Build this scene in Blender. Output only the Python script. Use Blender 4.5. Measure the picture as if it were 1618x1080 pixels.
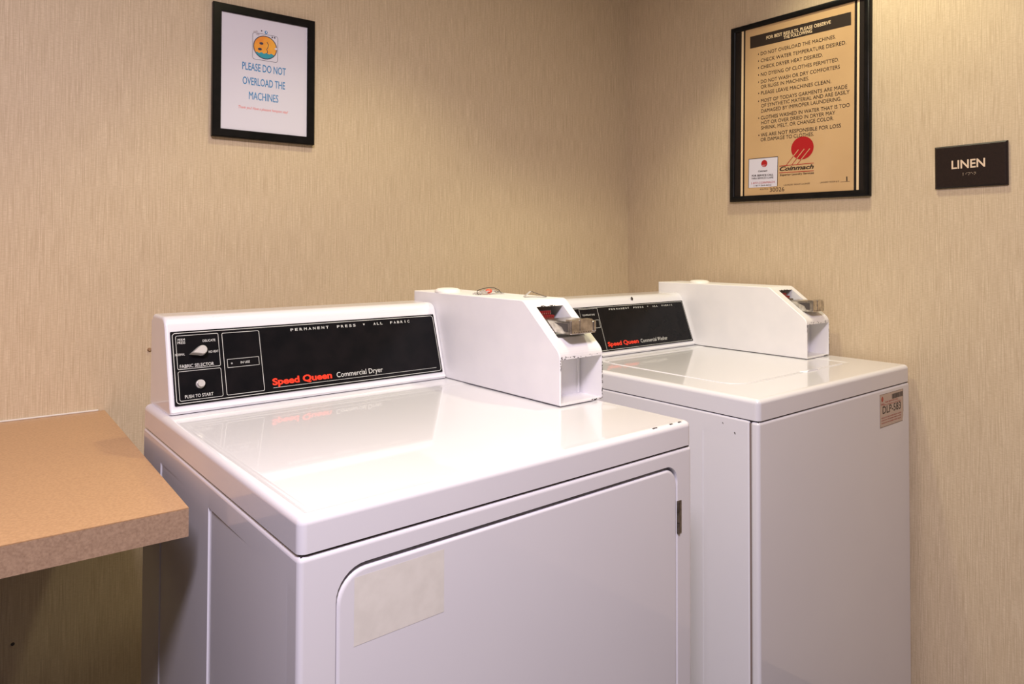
import bpy, bmesh, math, random
from mathutils import Vector, Matrix
random.seed(7)
for o in list(bpy.data.objects):
    bpy.data.objects.remove(o, do_unlink=True)
SC = bpy.context.scene
COL = SC.collection

# ------------------------------------------------------------------ camera
cd = bpy.data.cameras.new('camera')
cam = bpy.data.objects.new('camera', cd); COL.objects.link(cam)
F, CY, YAW, PIT, ROL = 1108.963, 370.706, 0.6429, 0.0199, 0.0030
fw = Vector((math.sin(YAW)*math.cos(PIT), math.cos(YAW)*math.cos(PIT), math.sin(PIT)))
rt = Vector((math.cos(YAW), -math.sin(YAW), 0)); up = rt.cross(fw)
r2 = rt*math.cos(ROL)+up*math.sin(ROL); u2 = -rt*math.sin(ROL)+up*math.cos(ROL)
R = Matrix((r2, u2, -fw)).transposed().to_4x4()
cam.matrix_world = Matrix.Translation((-1.8647, -1.7867, 1.2004)) @ R
cd.sensor_width = 36; cd.lens = F/1618*36; cd.shift_y = -(540-CY)/1618
cd.clip_start = 0.05
SC.camera = cam

# ------------------------------------------------------------------ world, lights, exposure
w = bpy.data.worlds.new('world'); SC.world = w; w.use_nodes = True
w.node_tree.nodes['Background'].inputs[0].default_value = (1, .9, .8, 1)
w.node_tree.nodes['Background'].inputs[1].default_value = 0.02
SC.view_settings.view_transform = 'Standard'
SC.view_settings.look = 'None'
SC.view_settings.exposure = 0.04
SC.view_settings.gamma = 1.0
SC.view_settings.use_curve_mapping = False

def spot(name, loc, power, col, ang, blend, rad, aim=None):
    l = bpy.data.lights.new(name, 'SPOT'); l.energy = power; l.color = col
    l.spot_size = ang; l.spot_blend = blend; l.shadow_soft_size = rad
    o = bpy.data.objects.new(name, l); COL.objects.link(o); o.location = loc
    if aim: o.rotation_euler = (Vector(aim)-Vector(loc)).to_track_quat('-Z', 'Y').to_euler()
    return o
def area(name, loc, power, col, size, rot=(0, 0, 0), size_y=None):
    l = bpy.data.lights.new(name, 'AREA'); l.energy = power; l.color = col
    l.shape = 'RECTANGLE' if size_y else 'DISK'; l.size = size
    if size_y: l.size_y = size_y
    o = bpy.data.objects.new(name, l); COL.objects.link(o); o.location = loc; o.rotation_euler = rot
    return o
# warm recessed downlight by the right wall; its cone cuts a scallop on the walls
spot('downlight_lamp', (-0.38, -0.92, 2.42), 36, (1.0, .93, .64), math.radians(92), .45, .05)
# second recessed downlight, above the gap between the machines
spot('downlight_lamp', (-1.12, -0.72, 2.42), 25, (1.0, .93, .58), math.radians(96), .45, .05)
# round ceiling fixture near the camera (cooler)
area('ceiling_lamp', (-2.1, -2.0, 2.42), 69, (.94, .83, .98), 0.5)
# another round fixture further right (warmer)
area('ceiling_lamp', (-1.3, -1.6, 2.42), 9, (1.0, .87, .45), 0.4)

# ------------------------------------------------------------------ materials
def lin(r, g, b):
    f = lambda c: (c/255/12.92) if c/255 <= .04045 else ((c/255+.055)/1.055)**2.4
    return (f(r), f(g), f(b), 1)
def mat(name, col, rough=.5, metal=0, coat=0, spec=.5, alpha=1, trans=0):
    m = bpy.data.materials.new(name); m.use_nodes = True
    b = m.node_tree.nodes['Principled BSDF']
    b.inputs['Base Color'].default_value = col
    b.inputs['Roughness'].default_value = rough; b.inputs['Metallic'].default_value = metal
    b.inputs['Coat Weight'].default_value = coat; b.inputs['Coat Roughness'].default_value = .04
    b.inputs['Specular IOR Level'].default_value = spec
    b.inputs['Transmission Weight'].default_value = trans
    b.inputs['Alpha'].default_value = alpha
    return m
def noise_mix(m, c1, c2, scale, detail=3, sc=(1, 1, 1), lo=.35, hi=.65, bump=0, rough_var=None, prev=None):
    """adds a noise-driven mix of two own colours of the surface"""
    nt = m.node_tree; N = nt.nodes; L = nt.links; b = N['Principled BSDF']
    tc = N.new('ShaderNodeTexCoord'); mp = N.new('ShaderNodeMapping'); mp.inputs['Scale'].default_value = sc
    ns = N.new('ShaderNodeTexNoise'); ns.inputs['Scale'].default_value = scale; ns.inputs['Detail'].default_value = detail
    rp = N.new('ShaderNodeMapRange'); rp.inputs[1].default_value = lo; rp.inputs[2].default_value = hi
    mx = N.new('ShaderNodeMix'); mx.data_type = 'RGBA'
    L.new(tc.outputs['Object'], mp.inputs[0]); L.new(mp.outputs[0], ns.inputs['Vector'])
    L.new(ns.outputs[0], rp.inputs[0]); L.new(rp.outputs[0], mx.inputs[0])
    mx.inputs[6].default_value = c1; mx.inputs[7].default_value = c2
    if prev is not None: L.new(prev, mx.inputs[6])
    L.new(mx.outputs[2], b.inputs['Base Color'])
    if bump:
        bp = N.new('ShaderNodeBump'); bp.inputs['Strength'].default_value = bump; bp.inputs['Distance'].default_value = .001
        L.new(ns.outputs[0], bp.inputs['Height']); L.new(bp.outputs[0], b.inputs['Normal'])
    return mx.outputs[2]

def wallpaper(name, swap=False):
    m = mat(name, (1, 1, 1, 1), .55, spec=.3)
    nt = m.node_tree; N = nt.nodes; L = nt.links; b = N['Principled BSDF']
    tc = N.new('ShaderNodeTexCoord')
    def ns(scale, sc, det=2, rough=.5):
        mp = N.new('ShaderNodeMapping'); mp.inputs['Scale'].default_value = sc
        n = N.new('ShaderNodeTexNoise'); n.inputs['Scale'].default_value = scale; n.inputs['Detail'].default_value = det
        n.inputs['Roughness'].default_value = rough
        L.new(tc.outputs['Object'], mp.inputs[0]); L.new(mp.outputs[0], n.inputs['Vector']); return n.outputs[0]
    def mr(s, a, c, t0=0, t1=1):
        r = N.new('ShaderNodeMapRange'); r.inputs[1].default_value = a; r.inputs[2].default_value = c
        r.inputs[3].default_value = t0; r.inputs[4].default_value = t1
        L.new(s, r.inputs[0]); return r.outputs[0]
    def mix(fac, a, c):
        x = N.new('ShaderNodeMix'); x.data_type = 'RGBA'; L.new(fac, x.inputs[0])
        for v, s in ((a, 6), (c, 7)):
            if isinstance(v, tuple): x.inputs[s].default_value = v
            else: L.new(v, x.inputs[s])
        return x.outputs[2]
    h = 1.0
    fine = ns(430, (h, h, .028), 3, .65)      # long thin vertical threads
    wide = ns(60, (h, h, .05), 2, .6)        # broader streaks
    weft = ns(560, (.16, .16, 1), 2, .6)     # short horizontal picks
    base = lin(210, 190, 159); light = lin(224, 205, 176); dark = lin(186, 165, 135)
    c = mix(mr(fine, .32, .68), dark, light)
    c = mix(mr(wide, .3, .7, 0, .5), c, base)
    c = mix(mr(weft, .40, .66, 0, .42), c, dark)
    L.new(c, b.inputs['Base Color'])
    add = N.new('ShaderNodeMath'); add.operation = 'ADD'; L.new(fine, add.inputs[0]); L.new(weft, add.inputs[1])
    bp = N.new('ShaderNodeBump'); bp.inputs['Strength'].default_value = .12; bp.inputs['Distance'].default_value = .0005
    L.new(add.outputs[0], bp.inputs['Height']); L.new(bp.outputs[0], b.inputs['Normal'])
    return m
M = {}
M['wallpaper'] = wallpaper('wallpaper')
M['ceiling'] = mat('ceiling_paint', (.60, .57, .54, 1), .8); noise_mix(M['ceiling'], (.60, .57, .54, 1), (.56, .53, .50, 1), 60, bump=.2)
M['floor'] = mat('floor_tile', (.04, .03, .025, 1), .5); noise_mix(M['floor'], (.025, .019, .015, 1), (.015, .012, .010, 1), 25)
M['paint'] = mat('wall_paint', (.36, .30, .26, 1), .7); noise_mix(M['paint'], (.15, .125, .11, 1), (.13, .11, .095, 1), 90)
M['enamel'] = mat('white_enamel', (.75, .745, .78, 1), .28, coat=.8); noise_mix(M['enamel'], (.75, .745, .78, 1), (.73, .725, .765, 1), 3, bump=0)
M['boxpaint'] = mat('white_powder_coat', (.83, .815, .82, 1), .42); noise_mix(M['boxpaint'], (.83, .815, .82, 1), (.79, .78, .79, 1), 14, bump=.05)
M['gap'] = mat('dark_gap', (.05, .04, .04, 1), .8)
M['seamgrey'] = mat('grey_seam', lin(128, 114, 108), .7)
M['brownplug'] = mat('brown_wall_plug', lin(150, 118, 88), .6)
M['chip_and_shade'] = mat('metal_chip_and_slot_shade', (.06, .05, .045, 1), .6)  # bare metal of the chips, also the painted shade in slot and slide
M['panelblack'] = mat('black_plastic_face', (.006, .006, .007, 1), .22, spec=.12); noise_mix(M['panelblack'], (.006, .006, .007, 1), (.009, .008, .009, 1), 30)
M['printwhite'] = mat('silver_print', (.55, .55, .53, 1), .5)
M['printdim'] = mat('grey_print', (.30, .30, .30, 1), .5)
M['printred'] = mat('red_print', (.80, .035, .01, 1), .45)
M['knob'] = mat('silver_knob', (.62, .60, .58, 1), .32, metal=.35)
M['chrome'] = mat('worn_chrome', (.66, .62, .56, 1), .28, metal=1); noise_mix(M['chrome'], (.70, .66, .60, 1), (.42, .39, .35, 1), 90, bump=.1)
M['steel'] = mat('dull_steel', (.20, .17, .14, 1), .45, metal=.8); noise_mix(M['steel'], (.24, .20, .16, 1), (.12, .10, .08, 1), 120)
M['frameblack'] = mat('black_frame', (.005, .005, .005, 1), .3, spec=.16); noise_mix(M['frameblack'], (.006, .006, .006, 1), (.010, .009, .009, 1), 40)
M['mat'] = mat('dark_mount', (.016, .011, .009, 1), .6, spec=.2)
M['paper'] = mat('white_paper', (.70, .68, .77, 1), .5, coat=.3)
M['cream'] = mat('cream_sheet', lin(205, 170, 124), .4, coat=.4); noise_mix(M['cream'], lin(205, 170, 124), lin(197, 162, 118), 6)
M['creamline'] = mat('pale_cream_line', lin(232, 205, 165), .5)
M['ink'] = mat('brown_black_ink', (.025, .015, .01, 1), .5)
M['inkred'] = mat('dark_red_ink', (.42, .008, .012, 1), .4)
M['blueink'] = mat('blue_ink', lin(62, 132, 186), .5)
M['redthin'] = mat('coral_ink', lin(225, 92, 80), .5)
M['orange'] = mat('orange_ink', lin(240, 160, 45), .5); noise_mix(M['orange'], lin(244, 178, 60), lin(232, 130, 40), 25)
M['teal'] = mat('teal_ink', lin(40, 150, 170), .5)
M['navy'] = mat('navy_ink', lin(45, 45, 75), .5)
M['greyink'] = mat('pale_grey_ink', lin(188, 180, 190), .5)
M['signbrown'] = mat('dark_brown_plastic', (.022, .013, .010, 1), .4, spec=.25); noise_mix(M['signbrown'], (.024, .014, .011, 1), (.018, .011, .009, 1), 300)
M['signtext'] = mat('tan_raised_text', lin(222, 198, 172), .5)
M['laminate'] = mat('tan_laminate', lin(186, 148, 107), .38, coat=.15); noise_mix(M['laminate'], lin(192, 152, 111), lin(177, 138, 99), 260, 4, bump=.0)
M['lamedge'] = mat('speckled_edge', lin(161, 135, 110), .5); noise_mix(M['lamedge'], lin(174, 146, 120), lin(138, 112, 90), 330, 4, lo=.2, hi=.8)
M['caulk'] = mat('white_caulk', (.72, .68, .62, 1), .5)
M['residue'] = mat('yellowed_adhesive', (.74, .72, .66, 1), .5); noise_mix(M['residue'], (.75, .73, .67, 1), (.70, .68, .62, 1), 60, 4)
M['plastic'] = mat('clear_plastic', (.95, .93, .92, 1), .12, trans=.75)
M['seal'] = mat('orange_red_plastic', (.85, .10, .05, 1), .35)
M['label'] = mat('foil_label', lin(196, 176, 160), .45)
M['labelred'] = mat('faded_red_print', lin(176, 78, 66), .5)
M['card'] = mat('white_card', (.78, .76, .74, 1), .5)
M['slotred'] = mat('red_slot', (.25, .02, .02, 1), .4)
M['white'] = mat('white_plastic_cap', (.84, .82, .78, 1), .4)

# ------------------------------------------------------------------ helpers
def tag(o, label=None, cat=None, group=None, kind=None):
    if label: o['label'] = label
    if cat: o['category'] = cat
    if group: o['group'] = group
    if kind: o['kind'] = kind
    return o
def empty(name, loc, rot, label, cat, group=None):
    o = bpy.data.objects.new(name, None); COL.objects.link(o); o.location = loc; o.rotation_euler = rot
    o.empty_display_size = .1
    return tag(o, label, cat, group)
def obj(name, bm, m, parent=None, smooth=False, label=None):
    me = bpy.data.meshes.new(name); bmesh.ops.recalc_face_normals(bm, faces=bm.faces[:]) if smooth != 'raw' else None
    bm.to_mesh(me); bm.free()
    for x in (m if isinstance(m, (list, tuple)) else [m]): me.materials.append(M[x])
    o = bpy.data.objects.new(name, me); COL.objects.link(o)
    if parent: o.parent = parent
    if smooth is True:
        for p in me.polygons: p.use_smooth = True
    if label: o['label'] = label
    return o
def autosmooth(o, ang=35):
    me = o.data
    for p in me.polygons: p.use_smooth = True
    bm = bmesh.new(); bm.from_mesh(me)
    for e in bm.edges:
        if len(e.link_faces) == 2 and e.calc_face_angle(0) > math.radians(ang): e.smooth = False
    bm.to_mesh(me); bm.free()
    wn = o.modifiers.new('weighted_normals', 'WEIGHTED_NORMAL'); wn.mode = 'FACE_AREA'; wn.weight = 100; wn.keep_sharp = True
    return o
def box(bm, x0, x1, y0, y1, z0, z1, bev=0, seg=3, mi=0, sharp_foot=False):
    vs = [bm.verts.new(c) for c in ((x0, y0, z0), (x1, y0, z0), (x1, y1, z0), (x0, y1, z0), (x0, y0, z1), (x1, y0, z1), (x1, y1, z1), (x0, y1, z1))]
    fs = [bm.faces.new([vs[i] for i in f]) for f in ((0, 3, 2, 1), (4, 5, 6, 7), (0, 1, 5, 4), (1, 2, 6, 5), (2, 3, 7, 6), (3, 0, 4, 7))]
    for f in fs: f.material_index = mi
    if bev:
        es = list({e for f in fs for e in f.edges})
        if sharp_foot: es = [e for e in es if not all(abs(v.co.z-z0) < 1e-7 for v in e.verts)]
        bmesh.ops.bevel(bm, geom=es, offset=bev, segments=seg, profile=.5, affect='EDGES')
    return fs
def rrect(x0, x1, y0, y1, r, n=8):
    """rounded rectangle outline, counter-clockwise"""
    rs = r if isinstance(r, (list, tuple)) else [r]*4
    out = []
    for (cx, cy, a0), q in zip(((x1-rs[0], y0+rs[0], -90), (x1-rs[1], y1-rs[1], 0), (x0+rs[2], y1-rs[2], 90), (x0+rs[3], y0+rs[3], 180)), rs):
        for i in range(n+1):
            a = math.radians(a0+90*i/n); out.append((cx+q*math.cos(a), cy+q*math.sin(a)))
    return out
def slab(bm, pts, mapf, n0, n1, bev=0, seg=3, mi=0):
    """prism of outline pts between normal offsets n0 (back) and n1 (front); mapf(a,b,n)->xyz; front edge rounded by bev"""
    rings = []
    lv = [(n0, 0)]
    if bev:
        c = None
        for i in range(seg+1):
            a = math.pi/2*i/seg; lv.append((n1-bev+bev*math.sin(a), bev*(1-math.cos(a))))
    else: lv.append((n1, 0))
    cx = (min(p[0] for p in pts)+max(p[0] for p in pts))/2; cy = (min(p[1] for p in pts)+max(p[1] for p in pts))/2
    hx = (max(p[0] for p in pts)-min(p[0] for p in pts))/2; hy = (max(p[1] for p in pts)-min(p[1] for p in pts))/2
    for n, ins in lv:
        rings.append([bm.verts.new(mapf(cx+(p[0]-cx)*(hx-ins)/hx, cy+(p[1]-cy)*(hy-ins)/hy, n)) for p in pts])
    k = len(pts)
    for a, b in zip(rings, rings[1:]):
        for i in range(k):
            f = bm.faces.new((a[i], a[(i+1) % k], b[(i+1) % k], b[i])); f.material_index = mi
    f = bm.faces.new(rings[-1]); f.material_index = mi
    f = bm.faces.new(list(reversed(rings[0]))); f.material_index = mi
    return rings
def ringline(bm, outer, inner, mapf, n, mi=0):
    a = [bm.verts.new(mapf(*p, n)) for p in outer]; b = [bm.verts.new(mapf(*p, n)) for p in inner]
    k = len(a)
    for i in range(k): bm.faces.new((a[i], a[(i+1) % k], b[(i+1) % k], b[i])).material_index = mi
def linerect(bm, x0, x1, y0, y1, r, t, mapf, n, mi=0):
    ringline(bm, rrect(x0, x1, y0, y1, r), rrect(x0+t, x1-t, y0+t, y1-t, max(r-t, .0002)), mapf, n, mi)
def quad(bm, a0, a1, b0, b1, mapf, n, mi=0):
    f = bm.faces.new([bm.verts.new(mapf(a, b, n)) for a, b in ((a0, b0), (a1, b0), (a1, b1), (a0, b1))]); f.material_index = mi
def stroke(bm, p, q, t, mapf, n, mi=0):
    d = Vector((q[0]-p[0], q[1]-p[1])).normalized(); s = Vector((-d.y, d.x))*t/2
    f = bm.faces.new([bm.verts.new(mapf(*c, n)) for c in ((p[0]+s.x, p[1]+s.y), (p[0]-s.x, p[1]-s.y), (q[0]-s.x, q[1]-s.y), (q[0]+s.x, q[1]+s.y))]); f.material_index = mi
def disc(bm, cx, cy, rx, ry, mapf, n, mi=0, k=32, clip=None):
    pts = [(cx+rx*math.cos(2*math.pi*i/k), cy+ry*math.sin(2*math.pi*i/k)) for i in range(k)]
    if clip: pts = [p for p in pts if clip(p)]
    f = bm.faces.new([bm.verts.new(mapf(*p, n)) for p in pts]); f.material_index = mi
def cyl(bm, c, axis, r0, r1, h, k=24, mi=0):
    ax = Vector(axis).normalized(); t = ax.orthogonal().normalized(); s = ax.cross(t)
    A = [bm.verts.new(Vector(c)+(t*math.cos(2*math.pi*i/k)+s*math.sin(2*math.pi*i/k))*r0) for i in range(k)]
    B = [bm.verts.new(Vector(c)+ax*h+(t*math.cos(2*math.pi*i/k)+s*math.sin(2*math.pi*i/k))*r1) for i in range(k)]
    for i in range(k): bm.faces.new((A[i], A[(i+1) % k], B[(i+1) % k], B[i])).material_index = mi
    bm.faces.new(list(reversed(A))).material_index = mi; bm.faces.new(B).material_index = mi
def tube(bm, pts, r, k=8, closed=False):
    pts = [Vector(p) for p in pts]; rings = []
    n = len(pts)
    for i, p in enumerate(pts):
        d = (pts[(i+1) % n]-pts[i-1]) if closed or 0 < i < n-1 else (pts[1]-pts[0] if i == 0 else pts[-1]-pts[-2])
        d.normalize(); t = d.cross(Vector((0.1, .2, 1))).normalized(); s = d.cross(t)
        rings.append([bm.verts.new(p+(t*math.cos(2*math.pi*j/k)+s*math.sin(2*math.pi*j/k))*r) for j in range(k)])
    for i in range(n if closed else n-1):
        a, b = rings[i], rings[(i+1) % n]
        for j in range(k): bm.faces.new((a[j], a[(j+1) % k], b[(j+1) % k], b[j]))
    if not closed: bm.faces.new(list(reversed(rings[0]))); bm.faces.new(rings[-1])

_CAP = {}
def text(bm, s, l, r, base, cap, mapf, n, bold=0., shear=0., mi=0):
    """lettering fitted between l and r with its capitals cap high, standing on base"""
    def mk(t):
        c = bpy.data.curves.new('t', 'FONT'); c.body = t; c.size = 1; c.offset = bold; c.shear = shear
        c.resolution_u = 3; c.fill_mode = 'FRONT' if hasattr(c, 'fill_mode') else c.fill_mode
        o = bpy.data.objects.new('t', c); COL.objects.link(o)
        dg = bpy.context.evaluated_depsgraph_get(); dg.update()
        me = bpy.data.meshes.new_from_object(o.evaluated_get(dg))
        V = [v.co.copy() for v in me.vertices]; Fc = [tuple(p.vertices) for p in me.polygons]
        bpy.data.objects.remove(o); bpy.data.curves.remove(c); bpy.data.meshes.remove(me)
        return V, Fc
    shifts = (0.,)
    if 'M' in s and bold: shifts = (-bold*.7, bold*.7); bold = 0.      # the capital M breaks when its outline is widened
    key = (bold,)
    if key not in _CAP:
        V, _ = mk('H'); _CAP[key] = (min(v.y for v in V), max(v.y for v in V))
    h0, h1 = _CAP[key]
    V, Fc = mk(s)
    x0 = min(v.x for v in V); x1 = max(v.x for v in V)
    sx = (r-l)/(x1-x0); sy = cap/(h1-h0)
    for i_, dx in enumerate(shifts):
        vs = [bm.verts.new(mapf(l+(v.x-x0+dx)*sx, base+(v.y-h0)*sy, n+.00002*i_)) for v in V]
        for f in Fc:
            try: bm.faces.new([vs[i] for i in f]).material_index = mi
            except ValueError: pass

def word(parent, name, m, s, l, r, base, cap, mapf, n, label=None, **k):
    bm = bmesh.new(); text(bm, s, l, r, base, cap, mapf, n, **k)
    return obj(name, bm, m, parent, label=label)

# ------------------------------------------------------------------ the room
CEIL = 2.45; XL = -3.25; YF = -3.6
def wall(name, x0, x1, y0, y1, z0, z1, m):
    bm = bmesh.new(); box(bm, x0, x1, y0, y1, z0, z1)
    return tag(obj(name, bm, m), kind='structure')
wall('floor', XL-.1, .1, YF-.1, .1, -.1, 0, 'floor')
wall('ceiling', XL-.1, .1, YF-.1, .1, CEIL, CEIL+.1, 'ceiling')
wall('wall_back', XL-.1, .1, 0, .1, 0, CEIL, 'wallpaper')
wall('wall_right', 0, .1, YF-.1, 0, 0, CEIL, 'wallpaper')
wall('wall_left', XL-.1, XL, YF-.1, 0, 0, CEIL, 'paint')
wall('wall_front', XL, 0, YF-.1, YF, 0, CEIL, 'paint')

# ------------------------------------------------------------------ countertop on the left
CZ = .8418; CT = .0394; CD = .738; CX = -1.650; CS = .0197
ct = empty('countertop', (CX, 0, CZ-CT), (0, 0, 0), 'tan laminate countertop with square speckled front edge, fixed to the wall left of the dryer', 'countertop')
def cmap(x, y, z): return (x-CX, y, z-(CZ-CT))
def cprism(bm, y0, y1, z0, z1, xl=XL+.002):
    e = lambda y: CX+CS*(-y)
    P = [(xl, y0), (e(y0), y0), (e(y1), y1), (xl, y1)]
    a = [bm.verts.new(cmap(x, y, z0)) for x, y in P]; b = [bm.verts.new(cmap(x, y, z1)) for x, y in P]
    bm.faces.new(a); bm.faces.new(list(reversed(b)))
    for i in range(4): bm.faces.new((a[i], a[(i+1) % 4], b[(i+1) % 4], b[i]))
bm = bmesh.new(); cprism(bm, -.002, -CD+.0015, CZ-CT, CZ-.0012); obj('slab', bm, 'lamedge', ct)
bm = bmesh.new(); cprism(bm, -.002, -CD+.0008, CZ-.0012, CZ); obj('laminate_sheet', bm, 'laminate', ct, label='tan laminate top sheet')
bm = bmesh.new(); cprism(bm, -CD+.0015, -CD, CZ-CT, CZ-.0016); obj('front_edge', bm, 'lamedge', ct, label='brown speckled front edge band')
bm = bmesh.new(); box(bm, 0-1.63, 0-.012, -.0045, -.0003, CT, CT+.0035, .0012, 2); obj('caulk_bead', bm, 'caulk', ct, label='thin white caulk line')

# ------------------------------------------------------------------ laundry machines
def L3(u, v, z): return (u, -v, z)
def side_skin(bm, D, z0, z1, creases, v_end, ret_u=0):
    """left side sheet at u=0 with shallow pressed creases"""
    vs = sorted({0.004, v_end} | {c for a, b, d in creases for c in (a, a+.0009, b)})
    zs = [z0, .12, .122, .835, .8375, z1]
    def dep(v, z):
        if z < .121 or z > .836: return 0
        for a, b, d in creases:
            if a+.0008 <= v <= b: return d*(b-v)/(b-a-.0009)
        return 0
    g = [[bm.verts.new(L3(dep(v, z), v, z)) for z in zs] for v in vs]
    for i in range(len(vs)-1):
        for j in range(len(zs)-1): bm.faces.new((g[i][j], g[i+1][j], g[i+1][j+1], g[i][j+1]))

def cabinet(bm, W, D, z1, creases, v0=0., r=.0065, hole=None, bottom=0.0):
    box(bm, 0, W, -D, -v0, bottom, z1, r, 4)
    bm.faces.ensure_lookup_table()
    # replace big left face by pressed skin
    left = [f for f in bm.faces if f.normal.x < -.99 or (abs(f.calc_center_median().x) < 1e-6 and f.calc_area() > .1)]
    if left and creases:
        f = max(left, key=lambda f: f.calc_area())
        vs = [v.co.copy() for v in f.verts]
        ys = [c.y for c in vs]; zs_ = [c.z for c in vs]
        bmesh.ops.delete(bm, geom=[f], context='FACES_ONLY')
        side_skin2(bm, -max(ys), -min(ys), min(zs_), max(zs_), creases)
    if hole:
        fr = max((f for f in bm.faces if abs(f.calc_center_median().y+D) < 1e-5), key=lambda f: f.calc_area())
        es = list(fr.edges)
        bmesh.ops.delete(bm, geom=[fr], context='FACES_ONLY')
        u0, u1, h0, h1, rr, dep = hole
        P = rrect(u0, u1, h0, h1, rr, 8)
        A = [bm.verts.new(L3(a, D, b)) for a, b in P]
        E = [bm.edges.new((A[i], A[(i+1) % len(A)])) for i in range(len(A))]
        bmesh.ops.triangle_fill(bm, use_beauty=True, edges=es+E)
        # rolled inner lip then recess
        A1 = [bm.verts.new(L3(a, D-.002, b)) for a, b in rrect(u0+.0008, u1-.0008, h0+.0008, h1-.0008, rr, 8)]
        B = [bm.verts.new(L3(a, D-dep, b)) for a, b in rrect(u0+.0008, u1-.0008, h0+.0008, h1-.0008, rr, 8)]
        k = len(A)
        for X, Y in ((A, A1), (A1, B)):
            for i in range(k): bm.faces.new((X[i], X[(i+1) % k], Y[(i+1) % k], Y[i]))
        bm.faces.new(B)
def side_skin2(bm, va, vb, z0, z1, creases):
    vs = sorted({va, vb} | {c for a, b, d in creases for c in (a, a+.0009, b)})
    vs = [v for v in vs if va-1e-6 <= v <= vb+1e-6]
    zs = [z0, .12, .122, .834, .8365, z1]
    def dep(v, z):
        if z < .121 or z > .8355: return 0
        for a, b, d in creases:
            if a+.0008 <= v <= b: return d*(b-v)/(b-a-.0009)
        return 0
    g = [[bm.verts.new(L3(dep(v, z), v, z)) for z in zs] for v in vs]
    for i in range(len(vs)-1):
        for j in range(len(zs)-1): bm.faces.new((g[i][j], g[i+1][j], g[i+1][j+1], g[i][j+1]))

def console_mesh(bm, u0, u1, zt, P0, P1, back=0.0):
    """P0=(v,z) foot of the sloping face, P1=(v,z) top"""
    d = Vector((P1[0]-P0[0], P1[1]-P0[1])).normalized()
    prof = [(back, zt), (P0[0]-.007, zt), (P0[0]-.002, zt+.0015), (P0[0]+.0005, zt+.006), (P0[0]+d.x*.012, P0[1]+d.y*.012)]
    # rounded top
    R_ = .016
    a0 = Vector((P1[0]-d.x*R_, P1[1]-d.y*R_)); a1 = Vector((P1[0]-R_*1.15, P1[1])); c = Vector(P1)
    for i in range(7):
        t = i/6; q = a0*(1-t)**2+c*2*t*(1-t)+a1*t*t; prof.append((q.x, q.y))
    prof += [(back+.01, P1[1]-.0), (back+.004, P1[1]-.002), (back, P1[1]-.008)]
    n = len(prof)
    cx = sum(p[0] for p in prof)/n; cz = sum(p[1] for p in prof)/n
    rings = []
    rr = .006
    for t in (0, 1, 2, 3, 4):
        a = math.pi/2*t/4; du = rr*(1-math.sin(a)); ins = rr*(1-math.cos(math.pi/2-a)) if False else rr*(1-math.sin(math.pi/2-0)) 
        rings.append((u0+rr*(1-math.sin(a)), rr*(1-math.cos(math.pi/2-a)) ))
    seq = [(u0+rr*(1-math.cos(math.radians(x))), rr*(1-math.sin(math.radians(x)))) for x in (0, 22, 45, 67, 90)]
    seq += [(u1-rr*(1-math.cos(math.radians(x))), rr*(1-math.sin(math.radians(x)))) for x in (90, 67, 45, 22, 0)]
    def inset(p, ins):
        v, z = p; s = 1-ins/.07
        return (max(back, cx+(v-cx)*s) if v > back+.001 else back, zt+(z-zt)*(1-ins/.163) if z > zt+.0001 else zt)
    RR = [[bm.verts.new(L3(u, *inset(p, ins))) for p in prof] for u, ins in seq]
    for a, b in zip(RR, RR[1:]):
        for i in range(n): bm.faces.new((a[i], a[(i+1) % n], b[(i+1) % n], b[i]))
    bm.faces.new(RR[0]); bm.faces.new(list(reversed(RR[-1])))

def panel_map(vq, wq, vp, wp):
    S = Vector((vp-vq, wp-wq)); S.normalize(); Nn = Vector((S.y, -S.x))
    def f(u, s, n): return L3(u, vq+S.x*s+Nn.x*n, wq+S.y*s+Nn.y*n)
    return f

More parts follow.
